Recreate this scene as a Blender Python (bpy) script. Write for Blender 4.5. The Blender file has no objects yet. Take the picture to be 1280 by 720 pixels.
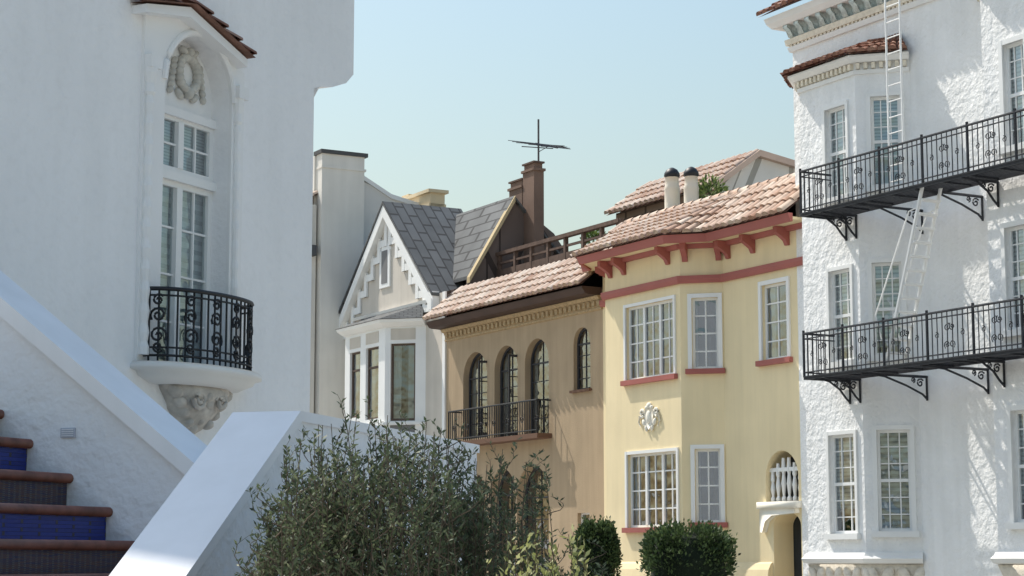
import bpy, math, random
from mathutils import Vector as V
random.seed(7)
R=random.random
def U(a,b): return a+(b-a)*R()
sc=bpy.context.scene
EYE=1.7
F=2470.0; TH=math.atan(340/2470.0)
C=V((0,0,EYE)); FW=V((0,math.cos(TH),math.sin(TH))); UP=V((0,-math.sin(TH),math.cos(TH))); RT=V((1,0,0))
# ------------------------------------------------------------------ survey frames (vertical wall planes in metres)
class Wall:
    def __init__(s,o,r):
        s.O=V((o[0],o[1],0)); s.r=V((r[0],r[1],0)).normalized(); s.n=V((s.r.y,-s.r.x,0))
    def at(s,px,py):
        d=RT*(px-640)+UP*(360-py)+FW*F
        t=s.n.dot(s.O-C)/s.n.dot(d); p=C+d*t
        return s.r.dot(p-s.O),p.z
    def sx(s,px,py=450): return s.at(px,py)[0]
    def zz(s,px,py): return s.at(px,py)[1]
    def P(s,a,z=0,o=0):
        p=s.O+s.r*a+s.n*o; return V((p.x,p.y,z))
    def off(s,o):
        p=s.O+s.n*o; return Wall((p.x,p.y),(s.r.x,s.r.y))
    def rect(s,x0,x1,y0,y1,arch=0):
        ym=(y0+y1)/2; xm=(x0+x1)/2
        return (s.sx(x0,ym),s.sx(x1,ym),s.zz(xm,y1),s.zz(xm,y0),arch)
def WP(a,b): return Wall((a.x,a.y),((b-a).x,(b-a).y))
# ------------------------------------------------------------------ materials
def nt(name):
    m=bpy.data.materials.new(name); m.use_nodes=True; n=m.node_tree; n.nodes.clear()
    return m,n,n.nodes,n.links
def mat(name,col,rough=.85,var=.06,vs=1.2,bump=0,bs=30,bd=.01,streak=0,spec=.25,metal=0,brick=None,bcol=None,attr=None,mortar=None,spot=0,vor=0):
    m,t,N,L=nt(name)
    out=N.new('ShaderNodeOutputMaterial'); p=N.new('ShaderNodeBsdfPrincipled'); L.new(p.outputs[0],out.inputs[0])
    p.inputs['Roughness'].default_value=rough; p.inputs['Metallic'].default_value=metal; p.inputs['Specular IOR Level'].default_value=spec
    tc=N.new('ShaderNodeTexCoord')
    def noise(scale,det=4,vec=None,sc3=None):
        x=N.new('ShaderNodeTexNoise'); x.inputs['Scale'].default_value=scale; x.inputs['Detail'].default_value=det
        if sc3:
            mp=N.new('ShaderNodeMapping'); mp.inputs['Scale'].default_value=sc3; L.new(tc.outputs['Object'],mp.inputs[0]); L.new(mp.outputs[0],x.inputs[0])
        else: L.new(tc.outputs['Object'],x.inputs[0])
        return x
    def ramp(src,a,b,ca,cb):
        r=N.new('ShaderNodeValToRGB'); L.new(src,r.inputs[0]); e=r.color_ramp.elements
        e[0].position=a;e[1].position=b;e[0].color=(*ca,1);e[1].color=(*cb,1); return r
    def mul(a,b,f=1.0):
        x=N.new('ShaderNodeMix'); x.data_type='RGBA'; x.blend_type='MULTIPLY'; x.inputs[0].default_value=f
        L.new(a,x.inputs[6]); L.new(b,x.inputs[7]); return x.outputs[2]
    n1=noise(vs,5)
    if attr:
        a=N.new('ShaderNodeAttribute'); a.attribute_name='Col'
        r=N.new('ShaderNodeValToRGB'); L.new(a.outputs['Fac'],r.inputs[0]); e=r.color_ramp.elements
        while len(e)<len(attr): e.new(.5)
        for i,c in enumerate(attr): e[i].position=i/(len(attr)-1); e[i].color=(*c,1)
        c0=r.outputs[0]
        v=ramp(n1.outputs['Fac'],.3,.7,(1-var,)*3,(1,1,1)); cur=mul(c0,v.outputs[0])
    elif brick:
        b=N.new('ShaderNodeTexBrick'); L.new(tc.outputs['UV'],b.inputs[0])
        w,h,mo=brick; b.inputs['Scale'].default_value=1; b.inputs['Brick Width'].default_value=w; b.inputs['Row Height'].default_value=h; b.inputs['Mortar Size'].default_value=mo
        b.inputs['Color1'].default_value=(*col,1); b.inputs['Color2'].default_value=(*(bcol or col),1); b.inputs['Mortar'].default_value=(*(mortar or tuple(c*.4 for c in col)),1)
        v=ramp(n1.outputs['Fac'],.3,.7,(1-var*2,)*3,(1,1,1)); cur=mul(b.outputs['Color'],v.outputs[0])
    else:
        cur=ramp(n1.outputs['Fac'],.3,.7,tuple(c*(1-var) for c in col),tuple(min(1,c*(1+var)) for c in col)).outputs[0]
    if streak:
        n2=noise(1,6,sc3=(5,5,.35)); v=ramp(n2.outputs['Fac'],.35,.62,(1-streak,1-streak,1-streak*1.1),(1,1,1)); cur=mul(cur,v.outputs[0])
    if spot:
        n3=noise(14,6); v=ramp(n3.outputs['Fac'],.3,.5,(1-spot,)*3,(1,1,1)); cur=mul(cur,v.outputs[0])
    L.new(cur,p.inputs['Base Color'])
    if bump:
        n4=noise(bs,6); h=n4.outputs['Fac']
        if vor:
            n5=noise(vor,2); ad=N.new('ShaderNodeMath'); ad.operation='ADD'; ml=N.new('ShaderNodeMath'); ml.operation='MULTIPLY'; ml.inputs[1].default_value=2.0
            L.new(n5.outputs['Fac'],ml.inputs[0]); L.new(ml.outputs[0],ad.inputs[0]); L.new(h,ad.inputs[1]); h=ad.outputs[0]
        bp=N.new('ShaderNodeBump'); bp.inputs['Strength'].default_value=bump; bp.inputs['Distance'].default_value=bd
        L.new(h,bp.inputs['Height']); L.new(bp.outputs[0],p.inputs['Normal'])
    if brick and not bump:
        bp=N.new('ShaderNodeBump'); bp.inputs['Strength'].default_value=.6; bp.inputs['Distance'].default_value=.02; bp.invert=True
        L.new(b.outputs['Fac'],bp.inputs['Height']); L.new(bp.outputs[0],p.inputs['Normal'])
    return m
def glassmat():
    m,t,N,L=nt('window_glass')
    out=N.new('ShaderNodeOutputMaterial'); mx=N.new('ShaderNodeMixShader'); tr=N.new('ShaderNodeBsdfTransparent'); gl=N.new('ShaderNodeBsdfGlossy')
    tr.inputs[0].default_value=(.8,.88,.90,1); gl.inputs['Roughness'].default_value=.03; gl.inputs[0].default_value=(.9,.95,1,1)
    lw=N.new('ShaderNodeFresnel'); lw.inputs[0].default_value=1.5; ma=N.new('ShaderNodeMath'); ma.operation='MULTIPLY_ADD'; ma.inputs[1].default_value=1.3; ma.inputs[2].default_value=.20
    L.new(lw.outputs[0],ma.inputs[0]); L.new(ma.outputs[0],mx.inputs[0]); L.new(tr.outputs[0],mx.inputs[1]); L.new(gl.outputs[0],mx.inputs[2]); L.new(mx.outputs[0],out.inputs[0])
    tc=N.new('ShaderNodeTexCoord'); n=N.new('ShaderNodeTexNoise'); n.inputs['Scale'].default_value=2.2; L.new(tc.outputs['Object'],n.inputs[0])
    bp=N.new('ShaderNodeBump'); bp.inputs['Strength'].default_value=.35; bp.inputs['Distance'].default_value=.06; L.new(n.outputs['Fac'],bp.inputs['Height']); L.new(bp.outputs[0],gl.inputs['Normal'])
    return m
def leafmat(name,cols,tl=.35):
    m,t,N,L=nt(name)
    out=N.new('ShaderNodeOutputMaterial'); mx=N.new('ShaderNodeMixShader'); mx.inputs[0].default_value=tl
    d=N.new('ShaderNodeBsdfPrincipled'); d.inputs['Roughness'].default_value=.55; d.inputs['Specular IOR Level'].default_value=.3; tr=N.new('ShaderNodeBsdfTranslucent')
    a=N.new('ShaderNodeAttribute'); a.attribute_name='Col'; r=N.new('ShaderNodeValToRGB'); e=r.color_ramp.elements
    while len(e)<len(cols): e.new(.5)
    for i,c in enumerate(cols): e[i].position=i/(len(cols)-1); e[i].color=(*c,1)
    L.new(a.outputs['Fac'],r.inputs[0]); L.new(r.outputs[0],d.inputs['Base Color']); L.new(r.outputs[0],tr.inputs[0])
    L.new(d.outputs[0],mx.inputs[1]); L.new(tr.outputs[0],mx.inputs[2]); L.new(mx.outputs[0],out.inputs[0])
    return m
G=glassmat()
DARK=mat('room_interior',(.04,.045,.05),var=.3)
CURT=mat('curtain_fabric',(.74,.74,.72),var=.08,vs=3)
BLIND=mat('venetian_blind',(.76,.81,.79),brick=(9,.055,.012),mortar=(.46,.51,.51))
WFR=mat('white_window_paint',(.84,.84,.82),rough=.45,var=.03,spec=.4)
IRON=mat('black_wrought_iron',(.018,.019,.022),rough=.5,var=.2,spec=.4)
TERRA=mat('clay_roof_tile',(0,0,0),attr=[(.34,.18,.12),(.52,.35,.26),(.63,.48,.38),(.73,.62,.52)],var=.3,vs=6,rough=.8,bump=.4,bs=40,bd=.004)
TERRA2=mat('old_red_roof_tile',(0,0,0),attr=[(.17,.08,.055),(.29,.14,.10),(.42,.25,.19)],var=.35,vs=6,rough=.8)
TERRAB=mat('roof_tile_bedding',(.20,.11,.08),var=.3,vs=5)
# ------------------------------------------------------------------ builder
class B:
    def __init__(s,name,mats,smooth=()):
        s.root=bpy.data.objects.new(name,None); sc.collection.objects.link(s.root); s.m=dict(mats); s.p={}; s.sm=set(smooth)
        for k,v in (('glass',G),('interior',DARK),('curtain',CURT),('blind',BLIND),('frames',WFR),('iron',IRON),('tiles',TERRA),('tile_bed',TERRAB)): s.m.setdefault(k,v)
        s.sm|={'tiles','iron_work','ornament'}
    def poly(s,part,pts,c=None): s.mesh(part,pts,[tuple(range(len(pts)))],c)
    def mesh(s,part,vs,fs,c=None):
        d=s.p.setdefault(part,[[],[],[]]); k=len(d[0]); d[0].extend(vs)
        for f in fs: d[1].append(tuple(i+k for i in f)); d[2].append(.5 if c is None else c)
    def hexa(s,part,q,c=None):
        s.mesh(part,q,[(3,2,1,0),(4,5,6,7),(0,1,5,4),(1,2,6,5),(2,3,7,6),(3,0,4,7)],c)
    def box(s,part,W,s0,s1,z0,z1,o0,o1,c=None):
        s.hexa(part,[W.P(s0,z0,o0),W.P(s1,z0,o0),W.P(s1,z0,o1),W.P(s0,z0,o1),W.P(s0,z1,o0),W.P(s1,z1,o0),W.P(s1,z1,o1),W.P(s0,z1,o1)],c)
    def prism(s,part,W,pl,o0,o1,c=None):
        n=len(pl); vs=[W.P(a,z,o0) for a,z in pl]+[W.P(a,z,o1) for a,z in pl]
        s.mesh(part,vs,[tuple(range(n)),tuple(range(2*n-1,n-1,-1))]+[(i,(i+1)%n,(i+1)%n+n,i+n) for i in range(n)],c)
    def prof(s,part,W,s0,s1,pr,c=None):
        n=len(pr); vs=[W.P(s0,z,o) for o,z in pr]+[W.P(s1,z,o) for o,z in pr]
        s.mesh(part,vs,[tuple(range(n)),tuple(range(2*n-1,n-1,-1))]+[(i,(i+1)%n,(i+1)%n+n,i+n) for i in range(n)],c)
    def sweep(s,part,path,pr,c=None):
        M=mitres(path); n=len(pr); vs=[]
        for p,m in zip(path,M):
            for o,z in pr: q=p+m*o; vs.append(V((q.x,q.y,z)))
        fs=[tuple(range(n)),tuple(range(len(vs)-1,len(vs)-n-1,-1))]
        for k in range(len(path)-1):
            for i in range(n): fs.append((k*n+i,k*n+(i+1)%n,(k+1)*n+(i+1)%n,(k+1)*n+i))
        s.mesh(part,vs,fs,c)
    def tube(s,part,pts,r,n=6,c=None,r2=None):
        vs=[];m=len(pts)
        for i,p in enumerate(pts):
            d=(pts[min(i+1,m-1)]-pts[max(i-1,0)])
            if d.length<1e-6: d=V((0,0,1))
            d.normalize(); a=d.cross(V((0,0,1))) if abs(d.z)<.95 else d.cross(V((1,0,0))); a.normalize(); b=d.cross(a)
            rr=r if r2 is None else r+(r2-r)*i/(m-1)
            for k in range(n):
                t=2*math.pi*k/n+.4; vs.append(p+(a*math.cos(t)+b*math.sin(t))*rr)
        fs=[tuple(range(n)),tuple(range(m*n-1,m*n-n-1,-1))]
        for i in range(m-1):
            for k in range(n): fs.append((i*n+k,i*n+(k+1)%n,(i+1)*n+(k+1)%n,(i+1)*n+k))
        s.mesh(part,vs,fs,c)
    def blob(s,part,W,a,z,o,ra,rz,ro,rot=0,nu=8,nv=6):
        vs=[]
        for j in range(nv+1):
            ph=math.pi*j/nv
            for i in range(nu):
                t=2*math.pi*i/nu; x=math.sin(ph)*math.cos(t)*ra; y=math.cos(ph)*rz; w=math.sin(ph)*math.sin(t)*ro
                x,y=x*math.cos(rot)-y*math.sin(rot),x*math.sin(rot)+y*math.cos(rot)
                vs.append(W.P(a+x,z+y,o+w))
        s.mesh(part,vs,[(j*nu+i,j*nu+(i+1)%nu,(j+1)*nu+(i+1)%nu,(j+1)*nu+i) for j in range(nv) for i in range(nu)])
    def lathe(s,part,c,pr,n=16):
        vs=[];
        for r,z in pr:
            for i in range(n):
                t=2*math.pi*i/n; vs.append(V((c.x+r*math.cos(t),c.y+r*math.sin(t),z)))
        m=len(pr)
        s.mesh(part,vs,[(j*n+i,j*n+(i+1)%n,(j+1)*n+(i+1)%n,(j+1)*n+i) for j in range(m-1) for i in range(n)]+[tuple(range(n)),tuple(range(m*n-1,m*n-n-1,-1))])
    def facade(s,part,W,s0,s1,z0,z1,holes,dep=.15):
        ss=sorted({s0,s1}|{x for h in holes for x in h[:2]}); zz=sorted({z0,z1}|{x for h in holes for x in h[2:4]})
        for a,b in zip(ss,ss[1:]):
            for c,d in zip(zz,zz[1:]):
                m=((a+b)/2,(c+d)/2)
                if any(h[0]<m[0]<h[1] and h[2]<m[1]<h[3] for h in holes): continue
                s.poly(part,[W.P(a,c),W.P(b,c),W.P(b,d),W.P(a,d)])
        for h in holes:
            a,b,c,d,ar=h
            loop=outline(h)
            n=len(loop)
            for i in range(n):
                p,q=loop[i],loop[(i+1)%n]
                s.poly(part,[W.P(p[0],p[1]),W.P(q[0],q[1]),W.P(q[0],q[1],-dep),W.P(p[0],p[1],-dep)])
            if ar:
                arc=loop[2:]; mid=(a+b)/2
                for p,q in zip(arc,arc[1:]):
                    cor=b if (p[0]+q[0])/2>mid else a
                    s.poly(part,[W.P(p[0],p[1]),W.P(cor,p[1]) if abs(p[0]-cor)>1e-6 else W.P(p[0],p[1]+1e-5),W.P(cor,q[1]) ,W.P(q[0],q[1])] if abs(q[0]-cor)>1e-6 else [W.P(p[0],p[1]),W.P(cor,p[1]),W.P(q[0],q[1])])
    def window(s,W,h,nx=1,ny=2,groups=1,rec=.12,fw=.055,mw=.022,trim=.09,tp=.04,mid=None,cover='curtain',cf=.35,fp='frames',tpname=None,sill=None,sillp='frames'):
        a,b,c,d,ar=h; o0=-rec; o1=-rec+.05
        loop=outline(h); s.poly('glass',[W.P(p[0],p[1],o0+.02) for p in loop])
        e=.05
        q=lambda x,z,o: W.P(x,z,o)
        x0,x1,z0,z1=a-e,b+e,c-e,d+e; k=-rec-.02; kk=-rec-.8
        s.mesh('interior',[q(x0,z0,k),q(x1,z0,k),q(x1,z1,k),q(x0,z1,k),q(x0,z0,kk),q(x1,z0,kk),q(x1,z1,kk),q(x0,z1,kk)],[(4,5,6,7),(0,1,5,4),(1,2,6,5),(2,3,7,6),(3,0,4,7)])
        if cover=='curtain':
            for sd in (0,1):
                w=(b-a)*cf; n=12; vs=[]
                for i in range(n+1):
                    x=(a+w*i/n) if sd==0 else (b-w*i/n); oo=-rec-.06-(.04 if i%2 else 0)
                    vs+= [q(x,c,oo),q(x,d,oo)]
                s.mesh('curtain',vs,[(2*i,2*i+2,2*i+3,2*i+1) for i in range(n)])
        if cover=='blind':
            s.poly('blind',[q(a,c+(d-c)*cf,-rec-.04),q(b,c+(d-c)*cf,-rec-.04),q(b,d,-rec-.04),q(a,d,-rec-.04)])
        zs=d-((b-a)/2)*ar if ar else d
        s.box(fp,W,a,a+fw,c,zs,o0,o1); s.box(fp,W,b-fw,b,c,zs,o0,o1); s.box(fp,W,a+fw,b-fw,c,c+fw,o0,o1)
        if not ar: s.box(fp,W,a+fw,b-fw,d-fw,d,o0,o1)
        else:
            arc=loop[2:]; cx=(a+b)/2; ra=(b-a)/2
            inn=[(cx+(p[0]-cx)*(1-fw/ra),zs+(p[1]-zs)*(1-fw/ra)) for p in arc]
            for i in range(len(arc)-1): s.prism(fp,W,[arc[i],arc[i+1],inn[i+1],inn[i]],o0,o1)
            s.box(fp,W,a+fw,b-fw,zs-.02,zs+.02,o0+.003,o1-.003)
        def top(x):
            if not ar: return d-fw
            ra=(b-a)/2; u=(x-(a+b)/2)/ra; return zs+ra*ar*math.sqrt(max(0,1-u*u))-fw
        gw=(b-a)/groups
        for g in range(groups):
            g0=a+g*gw; g1=g0+gw
            if g: s.box(fp,W,g0-fw*.7,g0+fw*.7,c+fw,top(g0),o0+.001,o1+.012)
            for i in range(1,nx):
                x=g0+(g1-g0)*i/nx; s.box(fp,W,x-mw/2,x+mw/2,c+fw,top(x),o0+.004,o1-.012)
        for j in range(1,ny):
            z=c+(zs-c)*j/ny; s.box(fp,W,a+fw,b-fw,z-mw/2,z+mw/2,o0+.006,o1-.016)
        if mid is not None:
            z=c+(d-c)*mid; s.box(fp,W,a+fw,b-fw,z-fw*.55,z+fw*.55,o0+.002,o1+.004)
        if trim:
            tn=tpname or fp
            if not ar:
                s.box(tn,W,a-trim,a,c,d+trim,-.01,tp); s.box(tn,W,b,b+trim,c,d+trim,-.01,tp); s.box(tn,W,a,b,d,d+trim,-.01,tp-.004)
            sp=sillp
            s.box(sp,W,a-trim-.05,b+trim+.05,c-.11,c,-.02,tp+.06)
        elif sill: s.box(sillp,W,a-.06,b+.06,c-sill,c,-.02,.09)
    def tilepatch(s,A,Bp,Cp,D,cw=.25,rh=.38,part='tiles',mu=.6,sd=.2):
        L1=(Bp-A).length; L2=(D-A).length; nc=max(1,round(max(L1,(Cp-D).length)/cw)); nr=max(1,round(L2/rh))
        nrm=(Bp-A).cross(D-A).normalized()
        if nrm.z<0: nrm=-nrm
        s.poly('tile_bed',[A,Bp,Cp,D])
        def bl(u,v): return (A*(1-u)+Bp*u)*(1-v)+(D*(1-u)+Cp*u)*v
        K=5
        for i in range(nc):
            for j in range(nr):
                u0,u1=i/nc,(i+1)/nc; v0=j/nr-.02+U(-.008,.008); v1=(j+1)/nr+.03
                pl,pr=bl(u0,v0),bl(u1,v0); ql,qr=bl(u0,v1),bl(u1,v1)
                if (pr-pl).length<.04 and (qr-ql).length<.04: continue
                vs=[]
                for (l,r,lift,f) in ((pl,pr,.045,1.0),(ql,qr,.01,.85)):
                    c=(l+r)/2; h=(r-l)/2*.86*f; rr=h.length; lf=lift+U(-.006,.006)
                    for k in range(K+1):
                        t=math.pi*k/K; vs.append(c-h*math.cos(t)+nrm*(min(rr,.11)*math.sin(t)*.95+lf))
                fs=[(k,k+1,K+2+k,K+1+k) for k in range(K)]+[tuple(range(K+1))]
                s.mesh(part,vs,fs,max(0,min(1,random.gauss(mu,sd))))
    def finish(s):
        for name,(vs,fs,cs) in s.p.items():
            me=bpy.data.meshes.new(name); me.from_pydata([tuple(v) for v in vs],[],fs); me.materials.append(s.m[name])
            uv=me.uv_layers.new(name='UVMap'); ca=me.color_attributes.new('Col','FLOAT_COLOR','CORNER')
            uvd=[0]*(len(me.loops)*2); cd=[1]*(len(me.loops)*4)
            for p in me.polygons:
                n=p.normal; t=V((0,0,1)).cross(n)
                t=t.normalized() if t.length>.02 else V((1,0,0)); b=n.cross(t); k=cs[p.index]
                for li in p.loop_indices:
                    co=me.vertices[me.loops[li].vertex_index].co
                    uvd[2*li]=co.dot(t); uvd[2*li+1]=co.dot(b); cd[4*li]=cd[4*li+1]=cd[4*li+2]=k
            uv.data.foreach_set('uv',uvd); ca.data.foreach_set('color',cd)
            if name in s.sm: me.polygons.foreach_set('use_smooth',[True]*len(me.polygons))
            ob=bpy.data.objects.new(name,me); sc.collection.objects.link(ob); ob.parent=s.root
def outline(h,n=14):
    a,b,c,d,ar=h
    if not ar: return [(a,c),(b,c),(b,d),(a,d)]
    ra=(b-a)/2; zs=d-ra*ar; cx=(a+b)/2
    return [(a,c),(b,c)]+[(cx+ra*math.cos(math.pi*i/n),zs+ra*ar*math.sin(math.pi*i/n)) for i in range(n+1)]
def mitres(path):
    ns=[]
    for p,q in zip(path,path[1:]):
        d=(q-p); d.z=0; d.normalize(); ns.append(V((d.y,-d.x,0)))
    out=[ns[0]]
    for a,b in zip(ns,ns[1:]): out.append((a+b)/(1+a.dot(b)))
    out.append(ns[-1]); return out
def spiral(W,cx,cz,r0,r1,a0,turns,o,n=16):
    return [W.P(cx+(r0+(r1-r0)*i/n)*math.cos(a0+turns*2*math.pi*i/n),cz+(r0+(r1-r0)*i/n)*math.sin(a0+turns*2*math.pi*i/n),o) for i in range(n+1)]
BA=math.radians(61)
SW=Wall((5.83,40),(math.cos(BA),-math.sin(BA)))      # building line of the street
def bayfaces(W,sL,sR,pj):
    a0,a1,a2,a3=W.P(sL-pj),W.P(sL,0,pj),W.P(sR,0,pj),W.P(sR+pj)
    return [a0,a1,a2,a3],WP(a0,a1),WP(a1,a2),WP(a2,a3)
# ================================================================== YELLOW HOUSE
YEL=mat('yellow_stucco',(.88,.735,.465),var=.05,vs=.8,bump=.35,bs=60,bd=.01,streak=.06)
RED=mat('brick_red_trim_paint',(.40,.13,.11),rough=.55,var=.08)
CREAM=mat('cream_plaster',(.84,.80,.70),var=.06,bump=.2,bs=40,bd=.008)
b=B('yellow_stucco_house',{'walls':YEL,'red_trim':RED,'soffit':mat('yellow_soffit',(.82,.68,.42),var=.05),'ornament':CREAM,'flat_roof':mat('roof_felt',(.2,.19,.18)),'vent_flues':mat('flue_plaster',(.74,.68,.57),var=.1,bump=.3),'cowls':IRON,'penthouse_walls':mat('brown_shingle',(.20,.14,.10),brick=(.2,.14,.01),bcol=(.25,.18,.13)),'gable_siding':mat('cream_siding',(.76,.73,.66),brick=(9,.16,.012),mortar=(.4,.38,.33)),'spindles':WFR,'rakes':mat('tan_rake_board',(.62,.46,.36))},smooth=('vent_flues','cowls'))
pj=.665; YW=SW.off(pj); sL,sR=YW.sx(757),YW.sx(851)
pth,fF,fM,fN=bayfaces(SW,sL,sR,pj)
z_e=fN.zz(860,300)
ztop=z_e-.06
sBeg=SW.sx(754)
z_band=fN.zz(851,349)
Lm=(pth[2]-pth[1]).length; Ln=(pth[3]-pth[2]).length
h1=fM.rect(783,843,379,472); h2=fM.rect(785,847,566,659)
b.facade('walls',fM,0,Lm,0,ztop,[h1,h2])
g1=fN.rect(865,898,372,461); g2=fN.rect(869,901,561,653)
b.facade('walls',fN,0,Ln,0,ztop,[g1,g2])
b.facade('walls',fF,0,Ln,0,ztop,[])
k1=SW.rect(953,985,354,449); al=SW.rect(957,998,563,627,1); dr=SW.rect(968,999,640,800,.6); dr=(dr[0],-.03,dr[2],dr[3],.6); al=(al[0],min(al[1],-.03),al[2],al[3],1)
b.facade('walls',SW,sR+pj,0,0,ztop,[k1,al,dr],.5)
b.facade('walls',SW,sBeg,sL-pj,0,ztop,[])
for h,W in ((h1,fM),(h2,fM)): b.window(W,h,nx=2,ny=4,groups=3,sillp='red_trim',cf=.14,fw=.055,trim=.07,mw=.03)
for h,W in ((g1,fN),(g2,fN)): b.window(W,h,nx=2,ny=4,sillp='red_trim',cf=.16,trim=.09,fw=.055,mw=.03)
b.window(SW,k1,nx=2,ny=4,sillp='red_trim',cf=.25,trim=.09,fw=.055,mw=.03)
b.box('interior',SW,al[0]-.1,al[1],al[2]-.1,al[3]+.1,-.75,-.5)
sp=al[1]-al[0]
for i in range(6):
    x=al[0]+sp*(i+.5)/6; zt=al[3]-.12-.35*abs((i+.5)/6-.5)**1.5*3
    c=SW.P(x,0,-.12); z0=al[2]+.02; hh=zt-z0
    b.lathe('spindles',c,[(.05,z0),(.05,z0+.06),(.025,z0+.1),(.055,z0+hh*.4),(.03,z0+hh*.62),(.05,z0+hh*.7),(.035,zt)],8)
b.box('spindles',SW,al[0],al[1],al[2]+.62,al[2]+.70,-.16,-.09)
b.box('ornament',SW,al[0]-.12,al[1]+.1,al[2]-.14,al[2],-.02,.16)
b.prism('ornament',SW,[(al[0]-.06,al[2]-.14),(al[0]-.06,al[2]-.62),(al[0]+.02,al[2]-.62),(al[0]+.12,al[2]-.40),(al[0]+.35,al[2]-.28),(al[1]+.02,al[2]-.24),(al[1]+.02,al[2]-.14)],.002,.13)
b.box('interior',SW,dr[0]-.2,dr[1],0,dr[3]+.2,-.9,-.52)
b.sweep('walls',[pth[1],pth[2],pth[3],SW.P(dr[0]-.05)],[(0,0),(.14,0),(.14,1.3),(.11,1.5),(.05,1.62),(0,1.66)])
# cartouche ornament on the bay front
cx,cz=fM.at(813,521); q_=1.2
b.prism('ornament',fM,[(cx-.13*q_,cz+.15*q_),(cx+.13*q_,cz+.15*q_),(cx+.15*q_,cz+.02),(cx+.10*q_,cz-.14*q_),(cx,cz-.24*q_),(cx-.10*q_,cz-.14*q_),(cx-.15*q_,cz+.02)],.0,.05)
b.blob('ornament',fM,cx,cz-.01,.045,.10,.15,.05,nu=12,nv=8)
b.blob('ornament',fM,cx,cz+.25,.03,.09,.07,.05); b.blob('ornament',fM,cx-.09,cz+.21,.03,.07,.045,.04); b.blob('ornament',fM,cx+.09,cz+.21,.03,.07,.045,.04)
for sd in (-1,1):
    b.tube('ornament',spiral(fM,cx+sd*.29,cz+.10,.02,.10,0 if sd<0 else math.pi,1.3*sd,.03,14),.032,6)
    b.tube('ornament',[fM.P(cx+sd*.37,cz+.04,.03),fM.P(cx+sd*.42,cz-.10,.03),fM.P(cx+sd*.34,cz-.22,.03)],.034,6,r2=.012)
    b.blob('ornament',fM,cx+sd*.21,cz-.12,.03,.06,.09,.04,rot=-sd*.5); b.blob('ornament',fM,cx+sd*.12,cz-.25,.03,.04,.08,.04,rot=-sd*.4)
# belt, eaves
path=[SW.P(sBeg),pth[0],pth[1],pth[2],pth[3],SW.P(.55)]
b.sweep('red_trim',path,[(.002,z_band-.10),(.07,z_band-.10),(.10,z_band-.02),(.10,z_band+.06),(.002,z_band+.06)])
b.sweep('soffit',path,[(-.02,z_e-.10),(.5,z_e-.10),(.5,z_e-.04),(-.02,z_e-.04)])
b.sweep('red_trim',path,[(.501,z_e-.14),(.56,z_e-.14),(.62,z_e+.03),(.501,z_e+.03)])
b.sweep('red_trim',path,[(.002,z_e-.20),(.10,z_e-.20),(.14,z_e-.104),(.002,z_e-.104)])
def bracket(W,x,w=.12):
    b.prof('red_trim',W,x-w/2,x+w/2,[(0.001,z_e-.48),(.05,z_e-.48),(.10,z_e-.38),(.22,z_e-.30),(.34,z_e-.24),(.34,z_e-.105),(0.001,z_e-.105)])
for px in (764,781,836): bracket(fM,fM.sx(px,330))
bracket(fN,.12); bracket(fN,Ln-.08)
for px in (942,985): bracket(SW,SW.sx(px,300))
bracket(SW,sR+pj+.25); bracket(fF,Ln*.5)
# roof
M=mitres(path); zr=SW.off(-.5).zz(1000,222); RW=SW.off(-.5)
ev=[p+m*.66 for p,m in zip(path,M)]; ev=[V((p.x,p.y,z_e+.04)) for p in ev]
def rdg(p): a=SW.r.dot(p-SW.O); return SW.P(a,zr,-.5)
rd=[rdg(p) for p in ev]; rd[2]=rdg(ev[2]+SW.r*.3)
for i in range(len(ev)-1):
    if (ev[i+1]-ev[i]).length>.2: b.tilepatch(ev[i],ev[i+1],rd[i+1],rd[i])
for i in range(int((rd[-1]-rd[1]).length/.36)):
    p=rd[1].lerp(rd[-1],i*.36/(rd[-1]-rd[1]).length); q=rd[1].lerp(rd[-1],(i*.36+.4)/(rd[-1]-rd[1]).length)
    b.tube('tiles',[p+V((0,0,.02)),q+V((0,0,.035))],.095,8,c=U(.4,.9),r2=.11)
b.poly('flat_roof',[SW.P(sBeg,zr-.15,-.5),SW.P(-.01,zr-.15,-.5),SW.P(-.01,zr-.15,-11),SW.P(sBeg,zr-.15,-11)])
b.poly('walls',[SW.P(sBeg,0,0),SW.P(sBeg,z_e,0),SW.P(sBeg,zr-.1,-.5),SW.P(sBeg,zr-.1,-11),SW.P(sBeg,0,-11)])
b.poly('walls',[SW.P(sBeg,zr-.2,-11),SW.P(-.01,zr-.2,-11),SW.P(-.01,0,-11),SW.P(sBeg,0,-11)])
b.poly('walls',[SW.P(-.01,0,0),SW.P(-.01,z_e,0),SW.P(-.01,zr-.1,-.5),SW.P(-.01,zr-.1,-11),SW.P(-.01,0,-11)])
# flues
FWl=SW.off(-1.0)
for px,yt,w in ((840,222,.165),(864,221,.16)):
    s0,zt=FWl.at(px,yt); c=FWl.P(s0)
    b.lathe('vent_flues',c,[(w*1.1,zr-.3),(w*1.1,zt-.30),(w*1.15,zt-.28),(w*1.0,zt-.2),(w*.95,zt)],14)
    b.lathe('cowls',c,[(w*.95,zt+.002),(w*1.15,zt+.03),(w*1.1,zt+.10),(w*.8,zt+.18),(w*.3,zt+.23),(.01,zt+.24)],14)
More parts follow.
